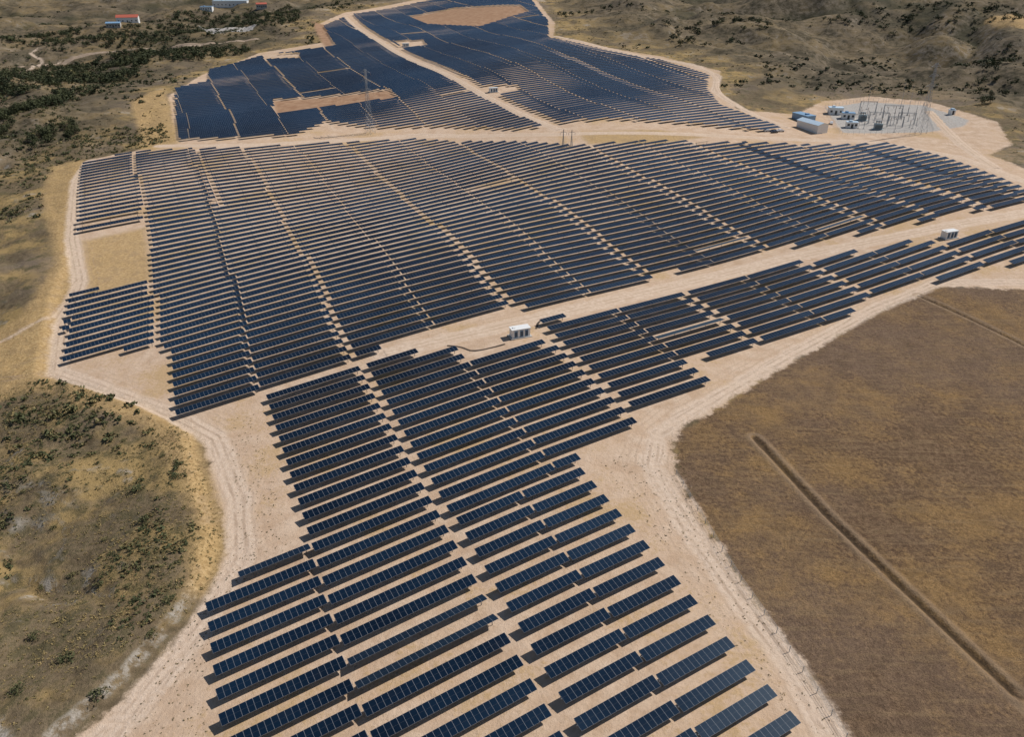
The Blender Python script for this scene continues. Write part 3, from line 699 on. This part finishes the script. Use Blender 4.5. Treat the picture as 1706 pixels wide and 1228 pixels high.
add("weeds",scatter("weeds",x,y,rng.uniform(.08,.22,len(x)),np.clip(rng.normal(.7,.15,len(x)),0,1),small),kind="stuff",label="small dry weeds dotted over bare soil",category="weeds")
for (u,v,s_,t_) in [(228,818,2.1,.42),(240,868,1.8,.45),(135,663,1.6,.4),(292,795,1.6,.45),(298,775,1.3,.45),(112,1098,2.0,.42),(60,1060,1.4,.5),(160,1160,1.8,.42),(145,700,1.0,.55),(205,735,.9,.6),(270,760,1.0,.55),(285,1000,1.4,.5),(175,900,1.0,.6),(90,880,1.1,.6),(40,820,1.2,.6),(215,980,1.1,.6),(120,960,1.3,.6),(250,1060,1.3,.5),(30,1150,1.8,.45),(70,980,1.0,.6)]:
    x,y=G(u,v,zfull);t,sh=big[random.randrange(6)]
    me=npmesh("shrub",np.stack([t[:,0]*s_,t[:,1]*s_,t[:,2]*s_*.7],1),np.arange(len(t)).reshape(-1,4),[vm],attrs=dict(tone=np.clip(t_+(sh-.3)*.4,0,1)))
    o=add("shrub",me,label="grey-green shrub on dry rough ground",category="shrub",group="shrubs on the rough ground");o.location=(x,y,Z1(x,y)-.05);o.rotation_euler=(0,0,random.uniform(0,6))
tp=[([(-40,245),(-40,130),(60,120),(170,100),(280,85),(215,135),(110,175)],1300),
    ([(-20,60),(180,40),(330,15),(500,15),(500,40),(430,60),(200,80),(60,95)],1200),
    ([(-60,130),(100,108),(230,88),(420,70),(420,90),(300,105),(150,115)],500),
    ([(560,-4),(640,-4),(560,14)],20)]
tx=[];ty=[]
for l,n in tp:
    x,y=sample(GP(l,zfull),n);dn=fbm(x,y,30,3,91)+rng.normal(0,.05,len(x));m=(sd(x,y,bare)<-8)&(np.minimum(seg_d(x,y,vroad),seg_d(x,y,vroad2))>6)&(dn>.42)&(sd(x,y,lot)<-2);tx.append(x[m]);ty.append(y[m])
tx=np.concatenate(tx);ty=np.concatenate(ty)
for l,n in [([(1080,55),(1150,40),(1290,35),(1280,60),(1180,80),(1100,80)],55),([(1330,40),(1500,10),(1706,15),(1706,45),(1500,60)],70),([(45,235),(125,205),(130,222),(60,250)],22),([(900,20),(1040,0),(1040,20),(940,30)],14),([(1560,90),(1706,60),(1706,160),(1640,180)],70)]:
    x,y=sample(GP(l,zfull),n);tx=np.concatenate([tx,x]);ty=np.concatenate([ty,y])
bx=[p.location for p in bpy.data.objects if p.name.startswith('building')]
keep=np.ones(len(tx),bool)
for p in bx: keep&=np.hypot(tx-p[0],ty-p[1])>14
tx=tx[keep];ty=ty[keep]
o_=np.argsort(np.hypot(tx,ty));tx=tx[o_];ty=ty[o_]
ni=min(120,len(tx))
tree_t=[]
for s_ in range(5):
    t,sh=clump(300,.085,1.0,9,80+s_);tree_t.append((t,sh))
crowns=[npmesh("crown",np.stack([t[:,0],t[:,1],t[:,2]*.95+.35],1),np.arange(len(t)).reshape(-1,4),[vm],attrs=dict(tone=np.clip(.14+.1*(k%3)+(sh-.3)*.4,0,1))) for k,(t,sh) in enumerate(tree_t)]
def trunk_mesh():
    bm=bmesh.new();bmesh.ops.create_cone(bm,cap_ends=True,segments=7,radius1=.06,radius2=.03,depth=.8,matrix=Matrix.Translation((0,0,.35)))
    for a in range(4):
        d=Vector((math.cos(a*1.6)*.3,math.sin(a*1.6)*.3,.35));strut(bm,(0,0,.45),Vector((0,0,.45))+d,.015)
    me=bpy.data.meshes.new("trunk");bm.to_mesh(me);bm.free();me.materials.append(bark);return me
trk=trunk_mesh()
zt=zfull(tx,ty)
for k in range(ni):
    s_=random.uniform(2.2,4.2)
    e=add("tree",None,label="dark green rounded tree on dry slope",category="tree",group="trees of the valley and slopes");e.location=(tx[k],ty[k],zt[k]-.1);e.scale=(s_,s_,s_);e.rotation_euler=(0,0,random.uniform(0,6))
    add("trunk",trk,e);add("crown",crowns[k%5],e)
if len(tx)>ni:
    hx=tx[ni:];hy=ty[ni:]
    tt_=[(np.stack([t[:,0],t[:,1],t[:,2]+.2],1),sh) for t,sh in med]
    add("woodland",scatter("woodland",hx,hy,rng.uniform(1.6,4.4,len(hx)),np.clip(rng.normal(.2,.14,len(hx)),0,1),tt_),kind="stuff",label="dark green woodland along the valley floor",category="woodland")
# ------------------------------------------------------------------ light
EL=math.radians(48);SAZ=math.radians(68)
w=bpy.data.worlds.new("World");scene.world=w;w.use_nodes=True;wn=w.node_tree
sky=wn.nodes.new('ShaderNodeTexSky');sky.sky_type='NISHITA';sky.sun_disc=False;sky.sun_elevation=EL;sky.sun_rotation=SAZ;sky.air_density=1.0;sky.dust_density=.4;sky.ozone_density=1.5
bg=[n for n in wn.nodes if n.type=='BACKGROUND'][0];wn.links.new(sky.outputs[0],bg.inputs[0]);bg.inputs[1].default_value=.06
sl=bpy.data.lights.new("sun",'SUN');sl.energy=4.2;sl.angle=math.radians(.5);sl.color=(1,.955,.90)
so=bpy.data.objects.new("sun",sl);coll.objects.link(so)
sv=Vector((math.sin(SAZ)*math.cos(EL),math.cos(SAZ)*math.cos(EL),math.sin(EL)));so.rotation_euler=sv.to_track_quat('Z','Y').to_euler();so.location=(0,0,300)
scene.view_settings.view_transform='Standard';scene.view_settings.look='None';scene.view_settings.exposure=0
